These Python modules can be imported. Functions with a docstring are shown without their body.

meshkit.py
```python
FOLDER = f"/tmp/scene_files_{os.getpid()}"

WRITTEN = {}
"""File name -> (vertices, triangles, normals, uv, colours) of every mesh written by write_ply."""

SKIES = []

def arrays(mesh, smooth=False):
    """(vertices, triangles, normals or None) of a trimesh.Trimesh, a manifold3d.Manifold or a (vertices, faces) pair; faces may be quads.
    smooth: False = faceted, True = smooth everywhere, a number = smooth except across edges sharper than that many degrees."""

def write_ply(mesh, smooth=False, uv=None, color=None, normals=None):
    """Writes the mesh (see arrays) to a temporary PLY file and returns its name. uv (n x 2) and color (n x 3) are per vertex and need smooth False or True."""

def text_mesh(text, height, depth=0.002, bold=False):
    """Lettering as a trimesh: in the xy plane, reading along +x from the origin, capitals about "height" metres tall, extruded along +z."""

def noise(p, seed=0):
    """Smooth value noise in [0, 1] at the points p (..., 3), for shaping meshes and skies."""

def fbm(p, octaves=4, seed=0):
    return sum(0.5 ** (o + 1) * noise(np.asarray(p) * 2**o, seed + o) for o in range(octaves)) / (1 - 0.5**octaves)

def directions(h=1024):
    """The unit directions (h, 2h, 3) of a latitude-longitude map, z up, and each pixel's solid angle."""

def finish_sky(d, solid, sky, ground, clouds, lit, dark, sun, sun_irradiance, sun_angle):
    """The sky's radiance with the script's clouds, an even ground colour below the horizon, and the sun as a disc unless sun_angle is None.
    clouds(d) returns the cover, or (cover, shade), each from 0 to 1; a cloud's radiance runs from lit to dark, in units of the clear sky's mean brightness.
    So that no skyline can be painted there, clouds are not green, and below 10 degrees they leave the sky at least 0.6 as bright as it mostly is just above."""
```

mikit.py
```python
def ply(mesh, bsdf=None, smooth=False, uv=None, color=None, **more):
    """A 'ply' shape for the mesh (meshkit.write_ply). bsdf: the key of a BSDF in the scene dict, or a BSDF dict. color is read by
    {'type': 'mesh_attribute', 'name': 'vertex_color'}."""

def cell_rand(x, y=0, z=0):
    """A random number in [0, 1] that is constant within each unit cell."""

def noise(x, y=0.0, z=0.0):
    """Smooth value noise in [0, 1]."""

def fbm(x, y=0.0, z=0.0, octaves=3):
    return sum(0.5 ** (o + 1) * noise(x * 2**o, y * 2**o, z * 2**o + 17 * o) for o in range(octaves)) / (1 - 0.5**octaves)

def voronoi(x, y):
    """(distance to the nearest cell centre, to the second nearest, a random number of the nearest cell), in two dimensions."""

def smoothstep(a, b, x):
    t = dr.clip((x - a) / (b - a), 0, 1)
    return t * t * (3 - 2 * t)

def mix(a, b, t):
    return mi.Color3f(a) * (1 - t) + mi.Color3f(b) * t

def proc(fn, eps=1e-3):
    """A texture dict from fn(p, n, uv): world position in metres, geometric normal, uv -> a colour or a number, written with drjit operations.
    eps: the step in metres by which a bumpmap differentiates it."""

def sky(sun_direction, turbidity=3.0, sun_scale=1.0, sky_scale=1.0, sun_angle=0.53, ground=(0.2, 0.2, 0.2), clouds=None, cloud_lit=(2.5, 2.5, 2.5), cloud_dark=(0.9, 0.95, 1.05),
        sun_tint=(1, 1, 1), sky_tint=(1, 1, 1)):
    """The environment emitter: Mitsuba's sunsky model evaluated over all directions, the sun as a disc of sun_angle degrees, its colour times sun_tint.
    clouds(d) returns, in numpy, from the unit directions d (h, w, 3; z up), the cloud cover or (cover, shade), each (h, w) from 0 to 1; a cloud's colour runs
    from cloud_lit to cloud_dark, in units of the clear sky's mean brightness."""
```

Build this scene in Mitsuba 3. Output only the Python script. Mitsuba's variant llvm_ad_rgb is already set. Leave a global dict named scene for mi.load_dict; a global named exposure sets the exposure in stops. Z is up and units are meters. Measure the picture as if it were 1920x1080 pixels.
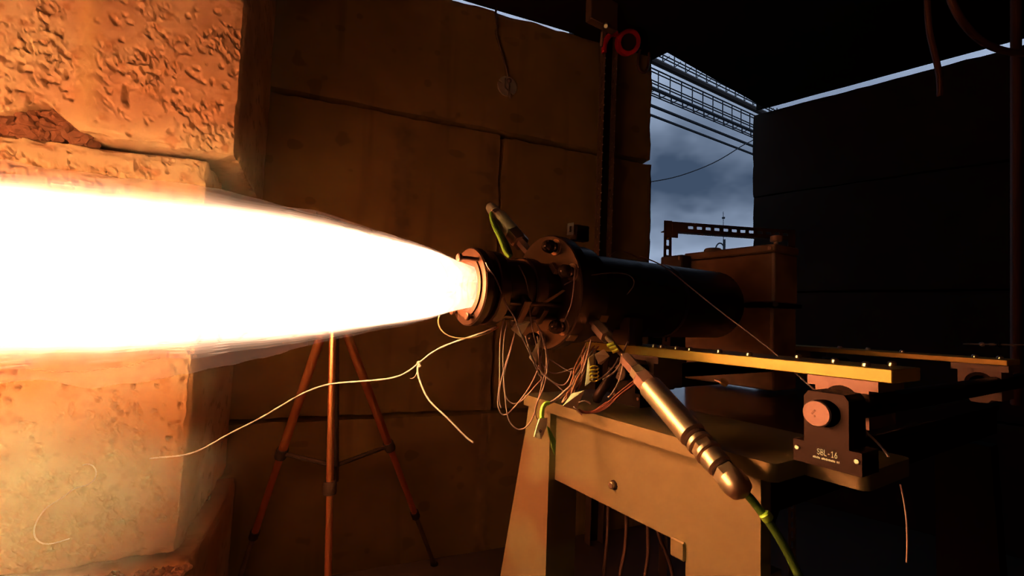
import math, random
import numpy as np, trimesh, shapely
import shapely.geometry as sg
import mitsuba as mi, drjit as dr
import mikit, meshkit
from mikit import proc, noise, fbm, voronoi, smoothstep, mix

random.seed(7)
rng = np.random.default_rng(7)
scene, labels = {}, {}
T = mi.ScalarTransform4f

# ------------------------------------------------------------------ camera, sky, exposure
# world: X along the motor (aft = +X), Y across it away from the camera, Z up; floor z = 0
F, EYE = 877.0, np.array([0, 0, 0.64])
ROT = np.array([[0.84225387, 0.06408453, 0.53525844], [-0.53787851, 0.03361713, 0.84235182], [0.03598787, -0.99737809, 0.06278385]])
fwd, up = ROT[:, 2], -ROT[:, 1]
scene['camera'] = {'type': 'perspective', 'fov': math.degrees(2 * math.atan(960 / F)), 'fov_axis': 'x', 'near_clip': 0.01, 'far_clip': 500.0,
                   'to_world': T().look_at(origin=EYE.tolist(), target=(EYE + fwd).tolist(), up=up.tolist())}
exposure = 0.0


def clouds(d):
    el = np.degrees(np.arcsin(np.clip(d[..., 2], -1, 1)))
    q = d / np.maximum(np.abs(d[..., 2:]) + 0.25, 0.05)
    n = meshkit.fbm(q * np.array([3.2, 3.2, 1.0]) + 11.3, 5, 3)
    n2 = meshkit.fbm(d * 9.0 + 3.1, 4, 8)
    lowlit = np.exp(-((el - 6.0) / 4.5) ** 2)
    high = np.clip((el - 16.0) / 12.0, 0, 1)
    shade = 0.95 - 0.95 * lowlit - 0.80 * high + 1.3 * (n - 0.5) + 0.6 * (n2 - 0.5)
    return np.ones(el.shape), np.clip(shade, 0, 1)


SKY = 2.9
scene['sky'] = mikit.sky([0.5, -0.6, 0.25], turbidity=4.0, sun_scale=0.0, sky_scale=SKY, sun_angle=None, ground=(0.12, 0.12, 0.12), clouds=clouds,
                         cloud_lit=(1.7, 2.15, 2.95), cloud_dark=(0.23, 0.37, 0.64), sky_tint=(0.8, 0.95, 1.2))

FLAME = np.array([110.0, 27.0, 9.0])

# ------------------------------------------------------------------ helpers
def ray(px, py):
    return ROT @ np.array([(px - 960) / F, (py - 540) / F, 1.0])

def at(px, py, d):            # the point seen at pixel (px, py) at depth d
    return EYE + ray(px, py) * d

def on(px, py, axis, val):    # the point seen at pixel (px, py) on the plane coordinate[axis] = val
    r = ray(px, py)
    return EYE + r * ((val - EYE[axis]) / r[axis])

def onplane(px, py, p, n):
    r = ray(px, py)
    return EYE + r * (((np.asarray(p) - EYE) @ n) / (r @ n))

count = {}
def key(name, parent=None):
    k = f'{parent}__{name}' if parent else name
    n = count.get(k, 0)
    count[k] = n + 1
    return k if n == 0 else f'{k}_{n:03d}'

def obj(name, mesh, bsdf, parent=None, smooth=30, label=None, cat=None, group=None, kind=None, **more):
    k = key(name, parent)
    scene[k] = mikit.ply(mesh, 'mat_' + bsdf, smooth, **more)
    tag(k, label, cat, group, kind)
    return k

def tag(k, label=None, cat=None, group=None, kind=None):
    d = {a: b for a, b in (('label', label), ('category', cat), ('group', group), ('kind', kind)) if b}
    if d:
        labels.setdefault(k, {}).update(d)

def thing(name, label, cat, group=None, kind=None):
    k = key(name)
    tag(k, label, cat, group, kind)
    return k

def cat_(*ms):
    return trimesh.util.concatenate(list(ms))

def box(x0, x1, y0, y1, z0, z1, b=0.0012):
    pts = []
    for i, x in enumerate((x0, x1)):
        for j, y in enumerate((y0, y1)):
            for k, z in enumerate((z0, z1)):
                s = np.array([1 - 2 * i, 1 - 2 * j, 1 - 2 * k])
                for a in range(3):
                    o = np.array([x, y, z], float) + s * b
                    o[a] -= s[a] * b
                    pts.append(o)
    return trimesh.convex.convex_hull(np.array(pts))

def frame(z, x=None):         # rotation whose third column is z
    z = np.asarray(z, float) / np.linalg.norm(z)
    x = np.array([0, 0, 1.0]) if x is None else np.asarray(x, float)
    if abs(x @ z) > 0.99:
        x = np.array([1.0, 0, 0])
    x = x - z * (x @ z)
    x /= np.linalg.norm(x)
    return np.column_stack([x, np.cross(z, x), z])

def put(m, origin, R):
    M = np.eye(4)
    M[:3, :3], M[:3, 3] = R, origin
    m = m.copy()
    m.apply_transform(M)
    return m

def lathe(profile, p, d, sections=40, x=None):
    """profile: (radius, distance along d) pairs, from p."""
    prof = np.array(profile, float)
    n = len(prof)
    a = np.arange(sections) * 2 * np.pi / sections
    v = np.stack([prof[:, :1] * np.cos(a), prof[:, :1] * np.sin(a), np.repeat(prof[:, 1:], sections, 1)], -1).reshape(-1, 3)
    f = []
    for i in range(n - 1):
        for j in range(sections):
            q, r = i * sections + j, i * sections + (j + 1) % sections
            f += [[q, r, r + sections], [q, r + sections, q + sections]]
    m = trimesh.Trimesh(v, f, process=False)
    m.merge_vertices()
    m.update_faces(m.nondegenerate_faces())
    return put(m, p, frame(d, x))

def cyl(p, q, r, sections=24, b=None):
    p, q = np.asarray(p, float), np.asarray(q, float)
    L = np.linalg.norm(q - p)
    b = min(r * 0.2, L * 0.2) if b is None else b
    return lathe([(0, 0), (r - b, 0), (r, b), (r, L - b), (r - b, L), (0, L)], p, q - p, sections)

def hexprism(p, d, r, L):
    return lathe([(0, 0), (r * .9, 0), (r, L * .12), (r, L * .88), (r * .9, L), (0, L)], p, d, 6)

def smooth_path(pts, n=12):
    from scipy.interpolate import CubicSpline
    pts = np.asarray(pts, float)
    s = np.r_[0, np.cumsum(np.linalg.norm(np.diff(pts, axis=0), axis=1) ** 0.5)]
    t = np.linspace(0, s[-1], max(8, n * (len(pts) - 1) // 2))
    return CubicSpline(s, pts)(t)

def tube(pts, r, sides=8, n=12, curve=True):
    p = smooth_path(pts, n) if curve else np.asarray(pts, float)
    t = np.gradient(p, axis=0)
    t /= np.linalg.norm(t, axis=1, keepdims=True) + 1e-12
    a = np.cross(t[0], [0.31, 0.17, 0.93]); a /= np.linalg.norm(a)
    A = []
    for ti in t:
        a = a - ti * (a @ ti)
        a /= np.linalg.norm(a)
        A.append(a)
    A = np.array(A)
    B = np.cross(t, A)
    ang = np.arange(sides) * 2 * np.pi / sides
    rr = np.broadcast_to(r, (len(p),))[:, None, None]
    v = p[:, None] + rr * (np.cos(ang)[None, :, None] * A[:, None] + np.sin(ang)[None, :, None] * B[:, None])
    v = np.vstack([v.reshape(-1, 3), p[:1], p[-1:]])
    f, m = [], len(p)
    for i in range(m - 1):
        for j in range(sides):
            q, w = i * sides + j, i * sides + (j + 1) % sides
            f += [[q, w, w + sides], [q, w + sides, q + sides]]
    for j in range(sides):
        f += [[m * sides, (j + 1) % sides, j], [m * sides + 1, (m - 1) * sides + j, (m - 1) * sides + (j + 1) % sides]]
    return trimesh.Trimesh(v, f, process=False)

def wire_pts(px, d0, d1=None):
    d1 = d0 if d1 is None else d1
    s = np.r_[0, np.cumsum(np.linalg.norm(np.diff(np.array(px, float), axis=0), axis=1))]
    s /= s[-1]
    return [at(x, y, d0 + (d1 - d0) * t) for (x, y), t in zip(px, s)]

def extrude(poly, h, origin, R):
    """polygon in the plane of R's first two columns, extruded by h along the third."""
    return put(trimesh.creation.extrude_polygon(poly, h, engine='earcut'), origin, R)

def patch(corners, t=0.0006):
    """a thin sheet (tape, paper) with thickness through four or more world points."""
    c = np.asarray(corners, float)
    n = np.cross(c[1] - c[0], c[2] - c[0]); n /= np.linalg.norm(n)
    return trimesh.convex.convex_hull(np.vstack([c - n * t, c + n * t]))

def block(u0, u1, v0, v1, w0, w1, res, amp, seed, edge=0.006, origin=None, R=None, extra=None):
    """a concrete block: a box of the wall's own frame (u along, w outward, v up), its faces uneven and its edges chipped."""
    m = trimesh.creation.box((u1 - u0, v1 - v0, w1 - w0))
    v, f = trimesh.remesh.subdivide_to_size(m.vertices, m.faces, res, max_iter=12)
    m = trimesh.Trimesh(v, f); m.merge_vertices()
    v = np.array(m.vertices) + [(u0 + u1) / 2, (v0 + v1) / 2, (w0 + w1) / 2]
    lo, hi = np.array([u0, v0, w0]), np.array([u1, v1, w1])
    c = (lo + hi) / 2
    g = np.sort(np.minimum(v - lo, hi - v), axis=1)
    near = np.exp(-((g[:, 1]) / 0.012) ** 2)          # distance to the nearest edge
    chip = meshkit.fbm(v * 28 + seed * 7.7, 4, seed)
    d = np.stack([meshkit.fbm(v * 14 + 31 * k + seed, 4, seed + k) - 0.5 for k in range(3)], 1) * amp
    d += (c - v) / np.maximum(np.linalg.norm(c - v, axis=1, keepdims=True), 1e-6) * (near * edge * (0.4 + 2.2 * np.clip(chip - 0.42, 0, 1)))[:, None]
    v = v + d
    if extra is not None:
        v = extra(v)
    return trimesh.Trimesh(np.asarray(origin) + v @ R.T, m.faces, process=False)

# ------------------------------------------------------------------ materials
def bsdf(name, d):
    scene['mat_' + name] = d
    return name

def rgb(c):
    return {'type': 'rgb', 'value': list(map(float, c))}

def plain(name, c, rough=0.5, metallic=0.0, **k):
    return bsdf(name, {'type': 'twosided', 'bsdf': {'type': 'principled', 'base_color': rgb(c), 'roughness': rough, 'metallic': metallic, **k}})

def rough_tex(name, fn, rough=0.85, bump=None, scale=0.004, eps=1e-3, **k):
    b = {'type': 'principled', 'base_color': proc(fn), 'roughness': rough, 'specular': 0.25, **k}
    if bump is not None:
        b = {'type': 'bumpmap', 'arbitrary': proc(bump, eps), 'scale': scale, 'bsdf': b}
    return bsdf(name, {'type': 'twosided', 'bsdf': b})

def left_concrete(p, n, uv):
    a = fbm(p.x * 7, p.y * 7, p.z * 7, 4)
    b = fbm(p.x * 60 + 5, p.y * 60, p.z * 60, 3)
    u = p.x + 0.055 * (p.z - 1.0)                    # a smooth rust-coloured run of old water down the upper block
    run = dr.exp(-dr.square((u + 0.172) / 0.013)) * smoothstep(0.86, 0.95, p.z)
    c = mix((0.18, 0.138, 0.080), (0.285, 0.222, 0.135), smoothstep(0.3, 0.7, a))
    c = mix(c, (0.11, 0.08, 0.035), 0.55 * smoothstep(0.56, 0.75, b))
    c = mix(c, (0.30, 0.19, 0.085), 0.8 * run)
    low = smoothstep(0.75, 0.5, p.z) * smoothstep(0.35, 0.6, fbm(p.x * 9 + 3, p.y * 9, p.z * 9, 3))
    return mix(c, (0.25, 0.13, 0.05), 0.75 * low)   # rust-stained lower block

def back_concrete(p, n, uv):
    s = p.x
    a = fbm(s * 5, p.y * 5, p.z * 5, 4)
    fine = fbm(s * 50, p.y * 50, p.z * 50, 3)
    drip = fbm(s * 26 + 2.0, 0.0, p.z * 1.3, 3)
    c = mix((0.175, 0.132, 0.045), (0.265, 0.195, 0.065), smoothstep(0.25, 0.75, a))
    c = mix(c, (0.09, 0.07, 0.03), 0.4 * smoothstep(0.6, 0.78, drip))
    st = dr.exp(-dr.square((s - 0.665 + 0.02 * fine) / 0.018)) * smoothstep(1.19, 1.10, p.z)
    st2 = dr.exp(-dr.square((s - 0.42 + 0.03 * fine) / 0.022)) * smoothstep(1.17, 1.12, p.z) * smoothstep(0.6, 0.9, p.z)
    c = mix(c, (0.04, 0.03, 0.018), 0.75 * dr.maximum(st, st2))
    spots = smoothstep(0.70, 0.76, fbm(s * 22 + 9, p.y * 22, p.z * 22, 2))
    return mix(c, (0.05, 0.038, 0.025), 0.35 * spots)

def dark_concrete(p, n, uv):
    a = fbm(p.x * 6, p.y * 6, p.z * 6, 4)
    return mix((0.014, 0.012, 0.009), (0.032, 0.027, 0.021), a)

def ridges(p, n, uv):
    a = fbm(p.x * 55, p.y * 55, p.z * 55, 3)
    return 0.6 * a + 0.4 * fbm(p.x * 160, p.y * 160, p.z * 160, 2)

def paint_steel(p, n, uv):
    a = fbm(p.x * 25, p.y * 25, p.z * 25, 4)
    b = fbm(p.x * 9 + 4, p.y * 9, p.z * 9, 3)
    c = mix((0.115, 0.145, 0.075), (0.165, 0.200, 0.105), a)
    return mix(c, (0.10, 0.075, 0.04), 0.7 * smoothstep(0.55, 0.68, b))

def chromate(p, n, uv):
    a = fbm(p.x * 30, p.y * 30, p.z * 60, 3)
    return mix((0.54, 0.50, 0.09), (0.66, 0.60, 0.12), a)

def rusty_sheet(p, n, uv):
    a = fbm(p.x * 22, p.y * 22, p.z * 22, 4)
    return mix((0.42, 0.33, 0.22), (0.74, 0.60, 0.42), smoothstep(0.3, 0.7, a))

def rubble_tex(p, n, uv):
    a = fbm(p.x * 90, p.y * 90, p.z * 90, 3)
    return mix((0.025, 0.018, 0.011), (0.085, 0.052, 0.03), a)

def black_tube(p, n, uv):
    a = fbm(p.x * 18, p.y * 40, p.z * 40, 3)
    return mix((0.010, 0.008, 0.007), (0.022, 0.017, 0.013), a)

def heat_steel(p, n, uv):
    a = fbm(p.x * 40, p.y * 14, p.z * 14, 3)
    return mix((0.045, 0.04, 0.033), (0.16, 0.13, 0.10), smoothstep(0.3, 0.75, a))

rough_tex('concrete_block', left_concrete, 0.9, ridges, 0.0035)
rough_tex('concrete_back', back_concrete, 0.9, ridges, 0.0016)
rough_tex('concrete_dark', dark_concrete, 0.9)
rough_tex('painted_steel', paint_steel, 0.5)
rough_tex('chromate_plate', chromate, 0.42)
rough_tex('rusty_sheet', rusty_sheet, 0.6)
rough_tex('rubble', rubble_tex, 0.95)
rough_tex('motor_black', black_tube, 0.42)
bsdf('heat_steel', {'type': 'twosided', 'bsdf': {'type': 'principled', 'base_color': proc(heat_steel), 'roughness': 0.34, 'metallic': 0.85}})
plain('dull_metal', (0.50, 0.40, 0.30), 0.45, 0.35)
plain('sensor_steel', (0.50, 0.38, 0.27), 0.40, 0.6)
plain('dark_steel', (0.055, 0.045, 0.035), 0.38, 0.5)
plain('black_bolt', (0.012, 0.010, 0.009), 0.12, specular=0.12)
plain('bright_steel', (0.70, 0.60, 0.50), 0.40, 1.0)
plain('pink_steel', (0.20, 0.17, 0.15), 0.5, 0.3)
plain('aluminium', (0.15, 0.14, 0.13), 0.5, 0.0)
plain('black_anodised', (0.006, 0.005, 0.0045), 0.5, specular=0.12)
plain('black_matt', (0.008, 0.007, 0.006), 0.8, specular=0.12)
plain('gloss_dark', (0.012, 0.011, 0.010), 0.16)
plain('white_print', (0.85, 0.80, 0.70), 0.5)
plain('white_paint', (0.88, 0.82, 0.70), 0.45)
plain('paper', (0.62, 0.52, 0.38), 0.8)
plain('paper_dim', (0.34, 0.28, 0.21), 0.8)
plain('wire_pink', (0.34, 0.27, 0.27), 0.55)
plain('wire_rope', (0.42, 0.33, 0.32), 0.7)
plain('wire_copper', (0.50, 0.22, 0.13), 0.45)
plain('wire_red', (0.08, 0.03, 0.022), 0.5, specular=0.2)
plain('wire_grey', (0.38, 0.30, 0.30), 0.4)
plain('wire_dark', (0.05, 0.035, 0.025), 0.5)
plain('cable_yellow_green', (0.34, 0.80, 0.07), 0.45)
plain('cable_green', (0.05, 0.17, 0.025), 0.5)
plain('brass', (0.75, 0.55, 0.18), 0.3, 0.8)
plain('red_strap', (0.75, 0.02, 0.035), 0.5)
plain('tripod_orange', (0.55, 0.16, 0.06), 0.28, 0.3)
plain('tripod_black', (0.012, 0.010, 0.008), 0.6, specular=0.1)
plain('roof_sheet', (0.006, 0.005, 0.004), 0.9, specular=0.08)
plain('floor_dark', (0.03, 0.024, 0.018), 0.9)
plain('ground', (0.10, 0.10, 0.09), 0.9)
plain('outdoor_steel', (0.03, 0.035, 0.045), 0.7)
plain('outdoor_pipe', (0.05, 0.035, 0.03), 0.7)
plain('tube_brown', (0.10, 0.05, 0.03), 0.6)
plain('tape', (0.72, 0.56, 0.36), 0.6)
plain('yellow_clip', (0.75, 0.55, 0.06), 0.4)
plain('rack_steel', (0.09, 0.06, 0.035), 0.5)

# ------------------------------------------------------------------ the room
U, N = np.array([0.9836, -0.18, 0]), np.array([0.18, 0.9836, 0])
U, N = U / np.linalg.norm(U), np.array([-U[1], U[0], 0]) / np.linalg.norm(U)
VZ = np.array([0, 0, 1.0])
RW = np.column_stack([U, VZ, N])            # wall frame: u, v (up), w (outward)
PB = np.array([0.0565, 1.2575, 0])          # foot of the back wall's left end
PL = np.array([-0.0234, 0.839, 0])          # foot of the left wall's right end
TOP = 1.5335
ROOF = 1.537
V1, V2 = 0.376, 1.174

k = thing('wall_back', None, None, None, 'structure')
n_ = 0
def back(u0, u1, v0, v1, w0=0.0, res=0.022, m='concrete_back', seed=0):
    obj('concrete_block', block(u0, u1, v0, v1, w0, 0.40, res, 0.006, seed, 0.007, PB, RW), m, 'wall_back', smooth=40)
back(-0.08, 1.168, -0.10, V1 - 0.003, 0.0, seed=1)
back(-0.08, 0.628, V1 + 0.003, V2 - 0.004, 0.002, seed=2)
back(0.633, 1.168, V1 + 0.003, V2 - 0.007, 0.005, seed=3)
back(0.014, 1.160, V2 + 0.004, TOP, 0.0, seed=4)

thing('wall_left', None, None, None, 'structure')
def worm(v):
    """worm-like pits and crumbs on the face of the block (w = 0)."""
    face = np.exp(-((v[:, 2]) / 0.01) ** 2)
    p = v.copy(); p[:, 2] = 0
    patchy = np.clip((meshkit.fbm(p * 17 + 3.3, 3, 5) - 0.46) * 7, 0, 1)
    a = meshkit.fbm(p * 70 + 7.0, 3, 21)
    line = np.exp(-((a - 0.5) / 0.035) ** 2)
    crumbs = np.clip(meshkit.fbm(p * 125, 3, 33) - 0.55, 0, 1) * 5
    holes = np.clip(meshkit.fbm(p * 105 + 40, 2, 44) - 0.69, 0, 1) * 6
    runu = p[:, 0] + 0.06 * (p[:, 1] - 1.0) + 0.15
    run = np.exp(-((runu) / 0.018) ** 2) * (p[:, 1] > 0.86)
    h = patchy * (-0.0055 * line + 0.005 * crumbs) - 0.006 * holes
    h = h * (1 - 0.9 * run) + 0.006 * run
    v = v.copy()
    v[:, 2] -= face * h
    return v
def notch(v):
    """the broken corner under the upper block."""
    v = worm(v)
    a = 0.048 - np.abs(v[:, 0] + 0.192) * np.where(v[:, 0] > -0.192, 0.95, 0.75)
    inside = np.clip((0.868 + a * 0.95 + 0.004 * (meshkit.fbm(v * 60, 3, 4) - .5) - v[:, 1]) / 0.006, 0, 1) * (v[:, 1] < 0.93) * (a > 0) * (v[:, 2] < 0.1)
    v[:, 2] += inside * 0.05 * np.exp(-np.maximum(v[:, 2], 0) / 0.05)
    return v
obj('concrete_block', block(-0.36, 0.037, 0.872, TOP, 0.0, 0.385, 0.0042, 0.006, 11, 0.010, PL, RW, notch), 'concrete_block', 'wall_left', smooth=True)
obj('concrete_block', block(-0.36, 0.002, 0.279, 0.863, 0.003, 0.385, 0.0042, 0.006, 12, 0.012, PL, RW, worm), 'concrete_block', 'wall_left', smooth=True)
obj('footing_slab', block(-0.36, 0.022, -0.1, 0.268, -0.045, 0.385, 0.012, 0.010, 13, 0.012, PL, RW), 'concrete_block', 'wall_left', smooth=40, label='concrete footing slab below the rough blocks')
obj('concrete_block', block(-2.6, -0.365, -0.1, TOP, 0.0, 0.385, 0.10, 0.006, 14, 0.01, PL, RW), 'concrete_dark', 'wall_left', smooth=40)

# right wall, from the far corner towards the camera's right
CR = np.array([1.853, 1.083, 0])
DR = np.array([0.2093, -0.9779, 0])
NR = np.array([0.9779, 0.2093, 0])          # outward
RR = np.column_stack([DR, VZ, NR])
thing('wall_right', None, None, None, 'structure')
def rightb(u0, u1, v0, v1, w0, seed):
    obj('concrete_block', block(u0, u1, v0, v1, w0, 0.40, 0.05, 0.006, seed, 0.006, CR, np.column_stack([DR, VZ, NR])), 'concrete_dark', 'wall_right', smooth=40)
for i, (v0, v1, offs) in enumerate(((-0.1, 0.376, 0.0), (0.380, 0.775, 0.012), (0.779, 1.170, 0.0), (1.174, 1.522, -0.004))):
    u = offs
    for j, L in enumerate((1.15, 1.3)):
        rightb(u, u + L - 0.004, v0, v1, 0.004 * ((i + j) % 2), 40 + 3 * i + j)
        u += L

E1 = PB + U * 1.168
thing('parapet', None, None, None, 'structure')
for i, (v0, v1) in enumerate(((-0.1, 0.29), (0.294, 0.60))):
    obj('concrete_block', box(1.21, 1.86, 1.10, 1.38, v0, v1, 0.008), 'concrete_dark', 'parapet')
A0 = CR + DR * 2.45
B0 = np.array([-2.55, A0[1], 0])
C0 = PL + U * -2.55
thing('wall_rear', None, None, None, 'structure')
for i, (v0, v1) in enumerate(((-0.1, 0.376), (0.38, 0.775), (0.779, 1.17), (1.174, TOP))):
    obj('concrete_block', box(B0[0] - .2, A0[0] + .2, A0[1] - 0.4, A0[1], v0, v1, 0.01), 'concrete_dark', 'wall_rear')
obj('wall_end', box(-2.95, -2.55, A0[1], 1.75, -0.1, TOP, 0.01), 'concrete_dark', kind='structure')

def slab(pts, z0, z1):
    pol = sg.Polygon([p[:2] for p in pts])
    return extrude(pol, z1 - z0, [0, 0, z0], np.eye(3))
# roof sheets, laid to the inner faces of the walls: thin uneven slits of daylight stay open along them
eb = [PB + U * s + N * (0.003 + 0.0035 * (meshkit.noise(np.array([s * 13.0, 0.2, 0.4])) - .5) + (0.04 if s > 0.86 else 0)) for s in np.linspace(1.166, -0.03, 90)]
er = [CR + DR * s + NR * (0.001 + 0.006 * (meshkit.noise(np.array([s * 9.0, 3.2, 0.4])) - .5) + (0.05 if s > 0.86 and int(s * 23) % 3 else 0)) for s in np.linspace(0.012, 2.45, 140)]
roofpts = eb + [PL + U * 0.02 + N * 0.41, PL + U * -2.6 + N * 0.41, np.array([-2.9, 1.7, 0]), np.array([-2.9, A0[1] - .3, 0]), A0 + np.array([0, -.3, 0])] + er[::-1] + [np.array([1.845, 1.037, 0]), np.array([1.217, 1.006, 0])]
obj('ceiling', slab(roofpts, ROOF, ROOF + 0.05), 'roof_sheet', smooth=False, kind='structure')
obj('floor', box(-2.9, 2.9, A0[1] - .3, 1.75, -0.08, 0.0, 0.001), 'floor_dark', kind='structure')

# ------------------------------------------------------------------ the flame
YA, ZA = 0.399, 0.6678
XN = 0.203
tab = np.array([(0.21, .0195), (.190, .0235), (.162, .031), (.113, .038), (.07, .0432), (.032, .0462), (-.002, .048), (-.06, .0487), (-.11, .049), (-.3, .055), (-.75, .075), (-1.8, .13)])[::-1]
def radius(x):
    from scipy.interpolate import PchipInterpolator
    return PchipInterpolator(tab[:, 0], tab[:, 1])(x)
def axis_z(x):
    return ZA - 0.0095 * np.clip((0.2 - x) / 0.31, 0, 3) ** 2 * np.where(x < -0.11, 0.6 + 0.4 / (1 + (-.11 - np.minimum(x, -.11)) * 6), 1)
def plume(x1, scale, offset, wob, seed, cap=0.02, nx=170, na=56):
    xs = np.concatenate([x1 - cap * (1 - np.cos(np.linspace(0, np.pi / 2, 10)[:-1])), np.r_[np.linspace(x1 - cap, -0.25, nx), np.linspace(-.27, -1.8, 30)]])
    a = np.arange(na) * 2 * np.pi / na
    tip = np.sqrt(np.clip(1 - (1 - np.clip((x1 - xs) / cap, 0, 1)) ** 2, 0, 1))
    grow = np.clip((0.215 - xs) / 0.20, 0.06, 1.25)
    X = np.repeat(xs[:, None], na, 1)
    q = np.stack([X * 20, np.cos(a)[None] * 2.2 + 0 * X, np.sin(a)[None] * 2.2 + 0 * X], -1)
    nz = meshkit.fbm(q + seed * 5.1, 4, seed) - 0.5
    low = 1 + 0.5 * np.clip(-np.sin(a), 0, 1)[None] * np.clip((0.12 - xs) / 0.2, 0, 1)[:, None]
    r = (radius(xs) * scale + 0 * xs)[:, None] * tip[:, None] + (offset * grow * tip)[:, None] * low + (wob * grow * np.minimum(tip, 1))[:, None] * nz
    r = np.maximum(r, 0.0)
    v = np.stack([X, YA + r * np.cos(a), axis_z(xs)[:, None] + r * np.sin(a)], -1).reshape(-1, 3)
    f = []
    for i in range(len(xs) - 1):
        for j in range(na):
            q0, q1 = i * na + j, i * na + (j + 1) % na
            f += [[q0, q1 + na, q1], [q0, q0 + na, q1 + na]]
    m = trimesh.Trimesh(v, f, process=False)
    m.merge_vertices(); m.update_faces(m.nondegenerate_faces())
    if m.face_normals[:, :][np.argmax(m.triangles_center[:, 2])][2] < 0:
        m.invert()
    return m
bsdf('flame_surface', {'type': 'diffuse', 'reflectance': rgb((0.02, 0.02, 0.02))})
bsdf('gas', {'type': 'null'})
fl = thing('exhaust_flame', 'white-hot exhaust flame roaring left out of the motor nozzle', 'flame')
obj('core', plume(0.180, 0.90, 0.0, 0.004, 3, cap=0.03), 'flame_surface', fl, smooth=True, label='white-hot core of the flame', emitter={'type': 'area', 'radiance': rgb(FLAME)})
S0, SD = 3.4, 0.0034                      # brightness at the core's surface and its fall-off outwards
level = np.linspace(S0 ** (1 / 2.6), 0.03 ** (1 / 2.6), 10) ** 2.6
offs = SD * np.log(S0 / level[:-1])
total = level[:-1] - level[1:]
for i, (off, L) in enumerate(zip(offs, total)):
    obj('glowing_gas', plume(0.2125, 0.955, off, 0.0065 + 1.1 * off, 50 + i // 4, cap=0.003 + 0.0003 * i, nx=130, na=44), 'gas', fl, smooth=True,
        label='translucent peach sheath of burning gas' if i == 0 else None,
        emitter={'type': 'area', 'radiance': rgb(np.array([1, 0.56, 0.34]) * L), 'sampling_weight': 0.01})

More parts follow.
